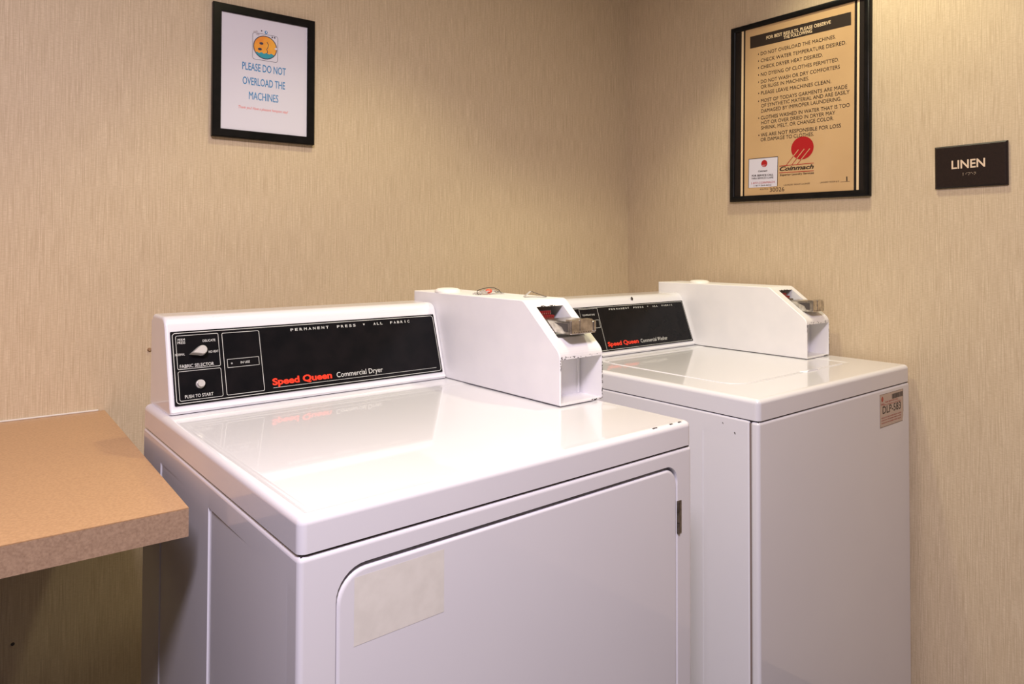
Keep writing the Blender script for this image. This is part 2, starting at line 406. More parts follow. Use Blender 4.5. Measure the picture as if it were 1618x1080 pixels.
def coin_box(parent, u0, u1, vf, vs_, zt, zo, zb, open_u, open_s, cav_v, slide, label=None):
    """metered coin case: closed sheet-metal case, sloping face with a slot, open vault at the front"""
    T = .003
    # profile of top/slope/front, with a rounded nose
    S = Vector((vf-vs_, zo-zt)); Ls = S.length; S.normalize()
    nose = []
    rn = .012
    a0 = Vector((vf, zo))-S*rn; a1 = Vector((vf, zo-rn*.9)); c = Vector((vf, zo))
    for i in range(6):
        t = i/5; q = a0*(1-t)**2+c*2*t*(1-t)+a1*t*t; nose.append((q.x, q.y))
    top_r = []
    b0 = Vector((vs_-.006, zt)); b1 = Vector((vs_, zt))+S*.006; c = Vector((vs_, zt))
    for i in range(4):
        t = i/3; q = b0*(1-t)**2+c*2*t*(1-t)+b1*t*t; top_r.append((q.x, q.y))
    side = [(0, zb), (vf, zb), (vf, zo-rn*.9)] + list(reversed(nose))[1:] + list(reversed(top_r)) + [(0, zt)]
    bm = bmesh.new()
    e = .0015
    def ring(u, ins):
        out = []
        cxx = vf/2; czz = (zt+zb)/2
        for v, z in side:
            out.append(bm.verts.new(L3(u, v-(ins if v > .01 else -ins), z+(ins if z < zb+.01 else (-ins if z > zt-.004 else -ins*.7)))))
        return out
    # left and right side sheets with a tiny rolled edge
    for u, d in ((u0, 1), (u1, -1)):
        A = ring(u, e); B = ring(u+d*e, 0)
        k = len(A)
        for i in range(k): bm.faces.new((A[i], A[(i+1) % k], B[(i+1) % k], B[i]))
        bm.faces.new(A)
    uL, uR = u0+e, u1-e
    us = [uL, open_u[0], open_u[1], uR]
    def strip(pts, us_, skip=None):
        g = [[bm.verts.new(L3(u, *p)) for u in us_] for p in pts]
        for i in range(len(pts)-1):
            for j in range(len(us_)-1):
                if skip and skip(i, j): continue
                bm.faces.new((g[i][j], g[i][j+1], g[i+1][j+1], g[i+1][j]))
        return g
    strip([(0, zt)]+top_r, [uL, uR])
    s0, s1 = open_s      # measured up the slope from its foot
    P = lambda s: (vf-S.x*s, zo-S.y*s)
    pl = [top_r[-1], P(s1), P(s0), nose[0]]
    strip(pl, us, lambda i, j: i == 1 and j == 1)
    strip(nose, [uL, uR])
    strip([(0, zt), (0, zb)], [uL, uR]); strip([(0, zb), (vf, zb)], [uL, uR])
    # front: thin rim round the open vault
    zc0, zc1 = zb+T, zo-rn*.9-.001
    x0, x1 = u0+T, u1-T
    fr = [(uL, zb), (uR, zb), (uR, zo-rn*.9), (uL, zo-rn*.9)]; inn = [(x0, zc0), (x1, zc0), (x1, zc1), (x0, zc1)]
    A = [bm.verts.new(L3(a, vf, b)) for a, b in fr]; B = [bm.verts.new(L3(a, vf, b)) for a, b in inn]; Cc = [bm.verts.new(L3(a, cav_v, b)) for a, b in inn]
    for i in range(4):
        bm.faces.new((A[i], A[(i+1) % 4], B[(i+1) % 4], B[i])); bm.faces.new((B[i], B[(i+1) % 4], Cc[(i+1) % 4], Cc[i]))
    bm.faces.new(Cc)
    # slot recess
    Nn = Vector((-S.y, S.x)); Nn = Nn if Nn.x > 0 else -Nn     # outward normal of the slope
    cor = [(open_u[0], s0), (open_u[1], s0), (open_u[1], s1), (open_u[0], s1)]
    dp = .055
    A = [bm.verts.new(L3(a, *P(b))) for a, b in cor]
    B = [bm.verts.new(L3(a, P(b)[0]-dp, P(b)[1]-.0)) for a, b in cor]
    for i in range(4): bm.faces.new((A[i], A[(i+1) % 4], B[(i+1) % 4], B[i]))
    f = bm.faces.new(B); f.material_index = 1  # recess back coloured dark for the shade deep in the slot
    # bare-metal chips along the worn front edges
    rnd = random.Random(int(u0*1e5))
    for i in range(84):
        w_ = rnd.uniform(.0010, .0036); h_ = rnd.uniform(.0010, .0026); side_ = rnd.random()
        if side_ < .38: a = u1-T/2+rnd.uniform(-.0012, .0012); b = rnd.uniform(zb+.002, zc1); w_ *= .7; h_ *= 1.7
        elif side_ < .55: a = u0+T/2+rnd.uniform(-.001, .001); b = rnd.uniform(zc1-.02, zc1); w_ *= .7
        elif side_ < .8: a = rnd.uniform(x0, x1); b = zc1+rnd.uniform(0, .006)
        else: a = rnd.uniform(u1-.03, u1-.004); b = zb+T/2+rnd.uniform(-.001, .001)
        vv = vf+.0003
        k = 5; ph = rnd.uniform(0, 6)
        f = bm.faces.new([bm.verts.new(L3(a+w_/2*math.cos(ph+2*math.pi*q/k), vv, b+h_/2*math.sin(ph+2*math.pi*q/k))) for q in range(k)]); f.material_index = 1
    for i in range(9):
        a = open_u[0]+rnd.uniform(.012, .05); s = s1+rnd.uniform(.000, .002)
        k = 5; w_ = rnd.uniform(.001, .003)
        f = bm.faces.new([bm.verts.new(L3(a+w_*math.cos(6.28*q/k), P(s+.5*w_*math.sin(6.28*q/k))[0]+Nn.x*.0003, P(s+.5*w_*math.sin(6.28*q/k))[1]+Nn.y*.0003)) for q in range(k)]); f.material_index = 1
    cb = obj('coin_box', bm, ['boxpaint', 'chip_and_shade'], parent, label=label)
    # partition inside the vault
    bm = bmesh.new(); box(bm, u1-.0125, u1-.0085, -cav_v-.004, -cav_v, zc0+.0005, zc1-.0005)
    obj('vault_post', bm, 'boxpaint', cb)
    # slot interior: rows of little coin fingers
    bm = bmesh.new()
    for rr_ in range(3):
        for i in range(7):
            a = open_u[0]+.003+i*.0052+rr_*.0018; s = s1-.013-rr_*.0115
            v_, z_ = P(s); v_ -= .010; z_ -= .004
            box(bm, a, a+.0026, -v_-.001, -v_+.010, z_-.0036, z_+.0036, mi=(0 if rr_ < 2 else 1))
            box(bm, a+.0006, a+.0020, -v_-.0016, -v_-.001, z_-.0028, z_-.0002, mi=1)
    v_, z_ = P(s1-.030)
    box(bm, open_u[0]+.0005, open_u[0]+.046, -v_+.030, -v_+.034, z_-.03, z_+.022, mi=2)  # dark plate added behind the fingers as the slot's shaded depth
    obj('coin_fingers', bm, ['slotred', 'chrome', 'chip_and_shade'], cb, label='rows of small red and silver coin fingers in the slot')
    # coin slide
    a0, a1, z0, z1, f0, f1 = slide
    bm = bmesh.new()
    box(bm, a0, a0+.0016, -f1, -f0, z0, z1)
    box(bm, a0, a1, -f1, -f0, z0, z0+.0018)
    box(bm, a0, a1, -f1, -f0, z1-.0018, z1, mi=0)
    box(bm, a1-.0016, a1, -f1, -f0, z0, z1)
    for yy in (a0-.0003,):
        bm.faces.new([bm.verts.new((yy, -(f0+(f1-f0)*p), z0+(z1-z0)*q)) for p, q in ((.42, .86), (.93, .86), (.93, .22), (.80, .22), (.72, .55))]).material_index = 1  # dark patch painted on the closed side as the slide's shaded open interior
    sl = obj('coin_slide', bm, ['chrome', 'chip_and_shade'], cb, label='worn chrome push slide')
    bm = bmesh.new()
    box(bm, a0+.0004, a1-.010, -f1-.004, -f1+.012, z0+.0006, z1+.0035, .0018, 3)
    box(bm, a1-.009, a1+.001, -f1-.003, -f1+.010, z0+.002, z1-.0005, .003, 3)
    box(bm, a0+.022, a0+.040, -f1-.0052, -f1+.0, z0+.006, z1+.0045, .001, 2)
    for i in range(8): cyl(bm, (a0+.008+i*.0062, -f1-.0042, z0+.004), (0, -1, 0), .0009, .0009, .0003, 8, 1)
    autosmooth(obj('slide_handle', bm, ['chrome', 'chip_and_shade'], sl))
    # round cap on top
    cu, cv = slide_cap
    bm = bmesh.new()
    pr = [(.030, 0), (.030, .003), (.028, .006), (.023, .0085), (.012, .0098), (0.0005, .010)]
    k = 32; rg = [[bm.verts.new(L3(cu+r_*math.cos(6.2832*i/k), cv+r_*math.sin(6.2832*i/k), zt+h_)) for i in range(k)] for r_, h_ in pr]
    for A, B in zip(rg, rg[1:]):
        for i in range(k): bm.faces.new((A[i], A[(i+1) % k], B[(i+1) % k], B[i]))
    bm.faces.new(rg[-1]); bm.faces.new(list(reversed(rg[0])))
    autosmooth(obj('lock_cap', bm, 'white', cb, label='flat round white cap'), 50)
    return cb

# ---- dryer
DW, DD, DT, DL = .683, .7103, .914, .0399
dry = empty('clothes_dryer', (-1.6283, -.3430, 0), (0, 0, .0465), 'white commercial dryer with open-front coin box and square front door, beside the tan counter', 'dryer', None)
bm = bmesh.new()
cabinet(bm, DW, DD, DT-DL-.0024, [(.1275, .2925, .0014), (.395, .5525, .0022), (.6776, .700, .0005)], hole=(.0425, .6445, .30, .848, [.02, .028, .036, .03], .014))
autosmooth(obj('cabinet', bm, 'enamel', dry), 25)
bm = bmesh.new(); box(bm, .0035, DW-.0035, -DD+.0035, -.0035, DT-DL-.010, DT-DL+.002)
obj('gap_strip', bm, 'gap', dry, label='dark seam under the top')
def top_panel(W, D, z1, t, parent, r=.010, basin=None, lab=None):
    bm = bmesh.new()
    box(bm, 0, W, -D, 0, z1-t, z1, r, 5, sharp_foot=True)
    f = max((f for f in bm.faces if abs(f.calc_center_median().z-z1) < 1e-5), key=lambda f: f.calc_area())
    if basin:
        i1, vback, dep = basin
        res = bmesh.ops.inset_individual(bm, faces=[f], thickness=i1, depth=0)
        for v in f.verts:
            if v.co.y > -D/2: v.co.y = -vback
        bmesh.ops.inset_individual(bm, faces=[f], thickness=.012, depth=-dep)
        bmesh.ops.bevel(bm, geom=[e for e in f.edges], offset=.004, segments=3, affect='EDGES')
    return autosmooth(obj('top_panel', bm, 'enamel', parent), 30)
tp = top_panel(DW, DD, DT, DL, dry, basin=(.001, .20, .0012))
for u, s in ((.594, .006), (.6357, .004), (.6579, .0045)):
    bm = bmesh.new(); f = bm.faces.new([bm.verts.new(L3(u+s*a, .7045+.002*b, DT+.00008-(.0006 if b > .4 else 0))) for a, b in ((-1, -.6), (-.2, -1), (.9, -.5), (1, .5), (.2, .2), (-.8, .6))])
    obj('paint_chip', bm, 'chip_and_shade', tp)
# door
bm = bmesh.new()
slab(bm, rrect(.0445, .6425, .302, .8425, [.018, .026, .034, .028], 8), lambda a, b, n: L3(a, n, b), DD-.013, DD-.0002, .004, 4)
door = autosmooth(obj('door', bm, 'enamel', dry), 30)
bm = bmesh.new(); quad(bm, .0645, .185, .757, .833, lambda a, b, n: L3(a, n, b), DD+.00003)
obj('tape_residue', bm, 'residue', door, label='yellowed rectangle of old tape residue')
bm = bmesh.new()
box(bm, .6440, .6535, -DD-.0015, -DD+.002, .735, .788, .0006, 2)
cyl(bm, (.6452, -DD-.001, .736), (0, 0, 1), .0025, .0025, .016); cyl(bm, (.6452, -DD-.001, .753), (0, 0, 1), .0022, .0022, .0155); cyl(bm, (.6452, -DD-.001, .7705), (0, 0, 1), .0025, .0025, .016)
autosmooth(obj('hinge', bm, 'steel', door, label='small dark metal hinge'))
# console
bm = bmesh.new()
Sd = Vector((.0972-.1365, 1.0521-.9298)).normalized()
def at_z(z): return (.1365+Sd.x*(z-.9298)/Sd.y, z)
console_mesh(bm, .0112, .5755, DT, (at_z(DT)[0]-.001, DT), (at_z(1.0785)[0]+.0, 1.0785))
con = autosmooth(obj('console', bm, 'enamel', dry), 28)
pm0 = panel_map(.1365, .9298, .0972, 1.0521)
pm = lambda u, s, n: pm0(.0190+(u-.0179)*1.00385, s*1.004, n)
bm = bmesh.new()
slab(bm, rrect(.0179, .5632, -.0005, .1283, .0015, 3), pm, -.001, .0012)
cp = obj('control_panel', bm, 'panelblack', dry, label='glossy black control panel with silver outlines')
NN = .00135
bm = bmesh.new()
linerect(bm, .0205, .5605, .0022, .1256, .006, .0011, pm, NN)
linerect(bm, .0259, .0983, .0608, .1206, .003, .0008, pm, NN)
linerect(bm, .0259, .0983, .0066, .0577, .003, .0008, pm, NN)
linerect(bm, .1041, .1723, .0070, .1200, .003, .0009, pm, NN)
linerect(bm, .1097, .1672, .0556, .0713, .0006, .0007, pm, NN)
quad(bm, .1883, .5487, .0098, .0105, pm, NN)
obj('panel_outline', bm, 'printwhite', cp)
PW = 'printed_word'
for a_ in (('PERM', .0295, .0412, .1108, .0042), ('PRESS', .0288, .0415, .1056, .0042), ('DELICATE', .0708, .0925, .1062, .0042),
           ('NORMAL', .0236, .0395, .0850, .0040), ('NO HEAT', .0794, .0962, .0858, .0040), ('FABRIC SELECTOR', .0299, .0868, .0632, .0058),
           ('PUSH TO START', .0346, .0815, .0105, .0055), ('IN USE', .1335, .1500, .0612, .0042)):
    word(cp, PW, 'printwhite', *a_, pm, NN, bold=.008)
def spaced(s, l, r, base, cap, **k):
    bm = bmesh.new()
    n = len(s); cw = (r-l)/(n-1+.62) ; wl = cw*.62
    for i, ch in enumerate(s):
        if ch != ' ': 
            ww = wl*(.3 if ch == 'I' else 1)
            text(bm, ch, l+i*cw+(wl-ww)/2, l+i*cw+(wl+ww)/2, base, cap, pmc, NN, bold=.015, **k)
    obj(PW, bm, 'printwhite', par)
pmc = pm; par = cp
spaced('PERMANENT', .2330, .3117, .1138, .0052); spaced('PRESS', .3299, .3709, .1136, .0052)
spaced('ALL', .4122, .4334, .1138, .0052); spaced('FABRIC', .4519, .4995, .1138, .0052)
bm = bmesh.new()
f = bm.faces.new([bm.verts.new(pm(a, b, NN)) for a, b in ((.3880, .1182), (.3922, .1182), (.3901, .1142))])
obj('printed_triangle', bm, 'printwhite', cp)
word(cp, PW, 'printwhite', 'Commercial Dryer', .3159, .4182, .0150, .0100, pm, NN, bold=.004)
bm = bmesh.new(); text(bm, 'Speed Queen', .1876, .3059, .0146, .0128, pm, NN, bold=.04)
obj('red_lettering', bm, 'printred', cp, label='bold red printed name')
# selector knob: teardrop pointer
bm = bmesh.new()
def tear(sc):
    P = [(-.0185*sc, -.0045*sc)]
    for i in range(19):
        a = math.radians(-100+i*(250/18)-22); P.append((.0082*sc*math.cos(a), .0082*sc*math.sin(a)))
    return P
rg = []
for n, sc in ((.0013, 1.06), (.013, 1.0), (.0155, .93), (.0165, .8)):
    rg.append([bm.verts.new(pm(.0660+a, .0905+b, n)) for a, b in tear(sc)])
for A, B in zip(rg, rg[1:]):
    k = len(A)
    for i in range(k): bm.faces.new((A[i], A[(i+1) % k], B[(i+1) % k], B[i]))
bm.faces.new(rg[-1])
autosmooth(obj('selector_knob', bm, 'knob', cp, label='silver teardrop selector knob'), 40)
bm = bmesh.new(); o_ = Vector(pm(.0612, .0326, .0012)); ax = Vector(pm(0, 0, 1))-Vector(pm(0, 0, 0))
cyl(bm, o_, ax, .0078, .0074, .003); cyl(bm, o_+ax*.003, ax, .0064, .0058, .006)
autosmooth(obj('start_button', bm, 'knob', cp, label='round silver start button'), 40)
bm = bmesh.new(); disc(bm, .1176, .0632, .0016, .0016, pm, NN+.0002); obj('indicator_light', bm, 'printdim', cp)
slide_cap = (.606, .098)
db = coin_box(dry, .5765, .689, .5018, .3983, 1.1011, 1.0102, DT+.0012, (.5975, .668), (.036, .118), .443, (.5995, .667, 1.0425, 1.066, .430, .503), label='white sheet-metal coin box with sloping face and open vault')
bm = bmesh.new()
for uu in (.583, .680):
    for vv in (.03, .46):
        bm = bmesh.new(); box(bm, uu-.004, uu+.004, -vv-.01, -vv+.01, DT-.0002, DT+.0014); obj('mounting_pad', bm, 'gap', db)

# ---- washer
WW, WD, WZ, WL = .6697, .6841, .9158, .0410
WXY = (-.7145, -.3165)
wsh = empty('washing_machine', (*WXY, 0), (0, 0, .0339), 'white top-loading commercial washer with asset sticker on its front, in the corner', 'washing machine', None)
bm = bmesh.new(); cabinet(bm, WW, .6640, WZ-WL-.0022, [(.5568, .62, .0010)], r=.004)
autosmooth(obj('cabinet', bm, 'enamel', wsh), 25)
bm = bmesh.new(); box(bm, 0, WW, -WD, -.6648, 0.0, WZ-WL-.0022, .0065, 4)
fpn = autosmooth(obj('front_panel', bm, 'enamel', wsh), 30)
bm = bmesh.new(); box(bm, .0015, WW-.003, -.6665, -.6620, 0.003, WZ-WL-.006); obj('seam', bm, 'seamgrey', wsh, label='thin grey side seam')
bm = bmesh.new(); box(bm, .0035, WW-.0035, -WD+.0035, -.0035, WZ-WL-.010, WZ-WL+.002); obj('gap_strip', bm, 'gap', wsh, label='dark seam under the top')
def wtop():
    bm = bmesh.new(); box(bm, 0, WW, -WD, 0, WZ-WL, WZ, .010, 5, sharp_foot=True)
    f = max((f for f in bm.faces if abs(f.calc_center_median().z-WZ) < 1e-5), key=lambda f: f.calc_area())
    es = list(f.edges); bmesh.ops.delete(bm, geom=[f], context='FACES_ONLY')
    P = rrect(.086, .586, -.584, -.165, [.02, .02, .055, .055], 8)
    A = [bm.verts.new((a, b, WZ)) for a, b in P]; k = len(A)
    E_ = [bm.edges.new((A[i], A[(i+1) % k])) for i in range(k)]
    bmesh.ops.triangle_fill(bm, use_beauty=True, edges=es+E_)
    c = Vector((.336, -.3745, 0))
    prev = A
    for ins, dz in ((.002, -.0003), (.005, -.0010), (.008, -.0016), (.010, -.0018)):
        B = [bm.verts.new((c.x+(v.co.x-c.x)*(1-ins/.25), c.y+(v.co.y-c.y)*(1-ins/.2095), WZ+dz)) for v in A]
        for i in range(k): bm.faces.new((prev[i], prev[(i+1) % k], B[(i+1) % k], B[i]))
        prev = B
    bm.faces.new(prev)
    return autosmooth(obj('top_panel', bm, 'enamel', wsh), 30)
wt = wtop()
bm = bmesh.new()
slab(bm, rrect(.100, .572, -.570, -.178, [.014, .014, .045, .045], 8), lambda a, b, n: (a, b, n), WZ-.0018, WZ-.0004, .0012, 3)
lid = autosmooth(obj('lid', bm, 'enamel', wsh), 30)
bm = bmesh.new()
pts = [(.350, -.572), (.422, -.572), (.412, -.585), (.360, -.585)]
A = [bm.verts.new((a, b, WZ-.0010)) for a, b in pts]
B = [bm.verts.new((a*.9+.386*.1, b, WZ+(.0010 if i < 2 else .0028))) for i, (a, b) in enumerate(pts)]
bm.faces.new(B); bm.faces.new(list(reversed(A)))
for i in range(4): bm.faces.new((A[i], A[(i+1) % 4], B[(i+1) % 4], B[i]))
obj('finger_tab', bm, 'enamel', lid)
# washer console
Sw = Vector((.1022-.1433, 1.0459-.929)); 
wvq, wwq, wvp, wwp = .1378, .9303, .0971, 1.0454
bm = bmesh.new()
def at_zw(z): return (wvq+(wvp-wvq)*(z-wwq)/(wwp-wwq), z)
console_mesh(bm, .0112, .5384, WZ, (at_zw(WZ)[0]-.001, WZ), (at_zw(1.0692)[0], 1.0692))
wcon = autosmooth(obj('console', bm, 'enamel', wsh), 28)
pw = panel_map(wvq, wwq, wvp, wwp)
bm = bmesh.new(); disc(bm, .3110, (1.0605-wwq)/((wwp-wwq)/math.hypot(wwp-wwq, wvp-wvq)), .0048, .0048, pw, .0012, k=20)
o_ = obj('screw_hole', bm, 'gap', wcon, label='small black screw hole')
bm = bmesh.new(); slab(bm, rrect(.030, .5294, -.0005, .1225, .0015, 3), pw, -.001, .0012)
wp_ = obj('control_panel', bm, 'panelblack', wsh, label='glossy black control panel with silver outlines')
bm = bmesh.new()
linerect(bm, .0325, .5269, .0020, .1200, .004, .0010, pw, NN)
quad(bm, .1622, .1632, .0030, .1190, pw, NN); quad(bm, .0950, .0957, .0030, .1190, pw, NN); quad(bm, .095, .1632, .1165, .1172, pw, NN)
linerect(bm, .100, .1593, .0640, .0861, .001, .0008, pw, NN)
obj('panel_outline', bm, 'printwhite', wp_)
pmc = pw; par = wp_
spaced('PERMANENT', .2077, .2886, .1094, .0046); spaced('PRESS', .307, .3488, .1094, .0046)
spaced('ALL', .389, .4122, .1090, .0046); spaced('FABRIC', .430, .4777, .1092, .0046)
bm = bmesh.new()
bm.faces.new([bm.verts.new(pw(a, b, NN)) for a, b in ((.3664, .1136), (.3704, .1136), (.3684, .1100))])
obj('printed_triangle', bm, 'printwhite', wp_)
word(wp_, PW, 'printwhite', 'Commercial Washer', .3015, .4164, .0118, .0100, pw, NN, bold=.004)
word(wp_, PW, 'printwhite', 'TEMPERATURE', .1029, .1493, .0985, .0042, pw, NN); word(wp_, PW, 'printwhite', 'IN USE', .118, .136, .073, .0040, pw, NN)
bm = bmesh.new(); text(bm, 'Speed Queen', .1708, .2924, .0118, .0120, pw, NN, bold=.035)
obj('red_lettering', bm, 'printred', wp_, label='bold red printed name')
slide_cap = (.572, .130)
wb = coin_box(wsh, .5389, .6559, .4879, .3811, 1.0984, 1.0170, WZ+.0012, (.5660, .6350), (.030, .119), .432, (.567, .628, 1.0362, 1.0640, .415, .486), label='white sheet-metal coin box with sloping face and open vault')
bm = bmesh.new()
for uu in (.552, .652):
    for vv in (.03, .46):
        bm = bmesh.new(); box(bm, uu-.004, uu+.004, -vv-.01, -vv+.01, WZ-.0002, WZ+.0014); obj('mounting_pad', bm, 'gap', wb)
# asset sticker
fm0 = lambda a, b, n: L3(a, n, b)
fm = lambda a, b, n: L3(.5050+(a-.5063)*.992, n, .7836+(b-.7779)*.976)
bm = bmesh.new()
P = [(.5050, .7836), (.600, .7838), (.626, .7845), (.6312, .795), (.6312, .8608), (.5050, .8608)]
vs = [bm.verts.new(fm0(a, b, WD+.0004)) for a, b in P]; bm.faces.new(vs)
vb = [bm.verts.new(fm0(a, b, WD+.0000)) for a, b in P]
for i in range(6): bm.faces.new((vs[i], vs[(i+1) % 6], vb[(i+1) % 6], vb[i]))
n1 = WD+.0006
stk = obj('asset_sticker', bm, 'label', wsh, label='foil asset sticker reading DLP-583')
bm = bmesh.new()
text(bm, 'DLP-583', .520, .6195, .8095, .0180, fm, n1, bold=.01)
rnd = random.Random(3); x = .5715
while x < .629:
    w_ = rnd.choice((.0008, .0012, .0018)); quad(bm, x, x+w_, .8395, .8515, fm, n1); x += w_+rnd.choice((.0006, .0009))
quad(bm, .5063, .5071, .7779, .857, fm, n1); quad(bm, .5063, .630, .7779, .7787, fm, n1); quad(bm, .6328, .6337, .800, .857, fm, n1); quad(bm, .5063, .6335, .8564, .857, fm, n1)
obj('black_print', bm, 'ink', stk, label='black number DLP-583 and bar code')
bm = bmesh.new(); disc(bm, .5190, .8450, .0055, .0062, fm, n1); obj('logo_ball', bm, 'labelred', stk, label='small faded red ball')
for a_ in (('COINMACH', .511, .529, .8305, .0048), ('FOR SERVICE CALL', .534, .606, .8345, .0035), ('1-877-COINMACH (264-6622)', .524, .618, .8285, .0030)):
    word(stk, 'red_line', 'labelred', *a_, fm, n1, bold=.02)
for b in (.7985, .7925, .786): word(stk, 'red_line', 'labelred', 'PLEASE GIVE THIS NUMBER WHEN CALLING', .514, .621, b, .0030, fm, n1, bold=.02)
for (v, z, s) in ((.6047, .8573, .0022), (.6318, .8430, .0028)):
    bm = bmesh.new(); bm.faces.new([bm.verts.new(L3(-.00006, v+s*a*.7, z+s*b)) for a, b in ((-1, .2), (-.3, 1), (.6, .4), (.9, -1), (0, -.6))])
    obj('side_scuff', bm, 'chip_and_shade', wsh)

# ------------------------------------------------------------------ things lying on the dryer's coin box
def dloc(u, v, z):
    a = .0465; c, s = math.cos(a), math.sin(a)
    return Vector((-1.6283+c*u+s*v, -.3430+s*u-c*v, z))
BT = 1.1011
tg = empty('plastic_tag', dloc(.635, .215, BT), (0, 0, .049), 'small crumpled clear plastic tag with orange-red bead, lying on top of the dryer coin box', 'plastic tag')
def crumple(bm, pts, zf):
    pass
bm = bmesh.new()
NX, NY = 10, 6
g = [[bm.verts.new((-.034+.068*i/NX, -.016+.032*j/NY, .0015+.0085*math.sin(math.pi*i/NX)**1.3*(1-.5*abs(j/NY-.5))+.0015*math.sin(i*2.1+j))) for j in range(NY+1)] for i in range(NX+1)]
for i in range(NX):
    for j in range(NY): bm.faces.new((g[i][j], g[i+1][j], g[i+1][j+1], g[i][j+1]))
r_ = bmesh.ops.solidify(bm, geom=bm.faces[:], thickness=.0005)
tw = obj('clear_sleeve', bm, 'plastic', tg, smooth=True)
bm = bmesh.new(); bmesh.ops.create_icosphere(bm, subdivisions=3, radius=.0065, matrix=Matrix.Translation((-.004, -.004, .0070)) @ Matrix.Diagonal((1.25, .9, .8, 1)))
obj('bead', bm, 'seal', tg, smooth=True, label='orange-red bead')
bm = bmesh.new()
tube(bm, [(-.040, -.014, .0015), (-.036, -.004, .005), (-.024, .010, .0085), (-.008, .014, .0115), (.010, .015, .0135), (.024, .012, .0125), (.030, .004, .0080), (.031, -.004, .0015)], .0008, 6)
obj('wire', bm, 'gap', tg, smooth=True, label='thin dark wire')
fl = empty('folded_card', dloc(.652, .345, BT), (0, 0, -.55), 'small folded white card lying on the dryer coin box, just behind its sloping face', 'card')
bm = bmesh.new()
prof = [(-.022, .0004), (-.008, .0120), (.024, .0006)]
A = [[bm.verts.new((x, y, z)) for x, z in prof] for y in (-.013, .013)]
for i in range(2): bm.faces.new((A[0][i], A[0][i+1], A[1][i+1], A[1][i]))
bmesh.ops.solidify(bm, geom=bm.faces[:], thickness=.0006)
obj('card_sheet', bm, 'card', fl)
bm = bmesh.new(); tube(bm, [(-.008, -.0132, .0128), (.008, -.0132, .0068), (.0240, -.0132, .0014)], .0006, 6)
obj('card_edge', bm, 'gap', fl, label='thin dark line along the edge')

# ------------------------------------------------------------------ framed notice on the back wall
FW, FH = .2482, .3194
fL = empty('framed_notice', (-1.4355, 0, 1.7948-.3253), (-.006, 0, 0), 'black framed white notice with blue lettering and a cartoon washer, above the dryer', 'framed sign')
def pf(x, z, n): return (x+1.4042, -n, z-(1.7836-FH))
def frame(parent, W, H, b, dep, bev=.0015, lip=0):
    bm = bmesh.new()
    prof = [(0, 0), (0, dep-bev), (bev, dep), (b-bev, dep-lip), (b, dep-lip-bev), (b, .004)]
    k = len(prof)
    rings = []
    for cx, cz, dx, dz in ((0, 0, 1, 1), (W, 0, -1, 1), (W, H, -1, -1), (0, H, 1, -1)):
        rings.append([bm.verts.new((cx+dx*p, -q, cz+dz*p)) for p, q in prof])
    for i in range(4):
        a, c = rings[i], rings[(i+1) % 4]
        for j in range(k): bm.faces.new((a[j], a[(j+1) % k], c[(j+1) % k], c[j]))
    return obj('frame', bm, 'frameblack', parent)
fL.scale = (1.0190, 1.0, 1.0185)
frame(fL, FW, FH, .0192, .0150)
bm = bmesh.new(); box(bm, .015, FW-.015, -.0095, -.003, .015, FH-.015)
pa = obj('paper', bm, 'paper', fL)
N1 = .0097
for a_ in (('PLEASE DO NOT', -1.3356, -1.2293, 1.6325, .0185), ('OVERLOAD THE', -1.3344, -1.2313, 1.5970, .0185), ('MACHINES', -1.3191, -1.2480, 1.5620, .0185)):
    word(pa, 'blue_words', 'blueink', *a_, pf, N1, bold=(.02 if a_[0] == 'MACHINES' else .014))
bm = bmesh.new(); text(bm, 'Thank you! Have a pleasant hampton stay!', -1.3436, -1.2233, 1.5375, .0062, pf, N1, shear=.15)
obj('red_lettering', bm, 'redthin', pa, label='one thin line of red script')
bm = bmesh.new()
cx, cz = -1.2810, 1.6945
linerect(bm, -1.3120, -1.2497, 1.6615, 1.7275, .006, .0009, pf, N1, 0)
P = rrect(-1.3111, -1.2506, 1.6624, 1.7266, .005)
f = bm.faces.new([bm.verts.new(pf(a, b, N1-.00005)) for a, b in P]); f.material_index = 4
disc(bm, cx, cz, .0292, .0292, pf, N1+.0001, 0)
disc(bm, cx, cz, .0272, .0272, pf, N1+.0002, 1)
# teal water in the lower part, with a wavy top
wv = [(cx+.0272*math.cos(math.radians(a)), cz+.0272*math.sin(math.radians(a))) for a in range(-148, -31, 8)]
xs = [wv[-1][0]+(wv[0][0]-wv[-1][0])*i/12 for i in range(1, 12)]
wv += [(x, wv[0][1]+.0018*math.sin((x-cx)*520)) for x in xs]
f = bm.faces.new([bm.verts.new(pf(a, b, N1+.0003)) for a, b in wv]); f.material_index = 2
disc(bm, cx-.0095, cz+.0085, .0048, .0032, pf, N1+.0004, 0, 16); disc(bm, cx-.0130, cz-.0060, .0048, .0032, pf, N1+.0004, 0, 16)
sw = [(cx+.004, cz+.014), (cx+.008, cz+.008), (cx+.0065, cz+.001), (cx+.0035, cz-.004), (cx+.006, cz-.010), (cx+.004, cz-.014)]
for a, b in zip(sw, sw[1:]): stroke(bm, a, b, .0013, pf, N1+.0004, 0)
disc(bm, cx-.018, cz+.0335-.004, .0045, .0024, pf, N1+.0001, 3, 16); disc(bm, cx-.026, cz+.0345, .0035, .0022, pf, N1+.0001, 3, 16); disc(bm, cx-.021, cz+.0365, .003, .002, pf, N1+.0001, 3, 16)
disc(bm, cx-.009, 1.7345, .0016, .0018, pf, N1, 0, 12); disc(bm, cx+.002, 1.7325, .0036, .0042, pf, N1, 5, 20); disc(bm, cx+.0025, 1.7330, .0018, .0022, pf, N1+.0001, 4, 16)
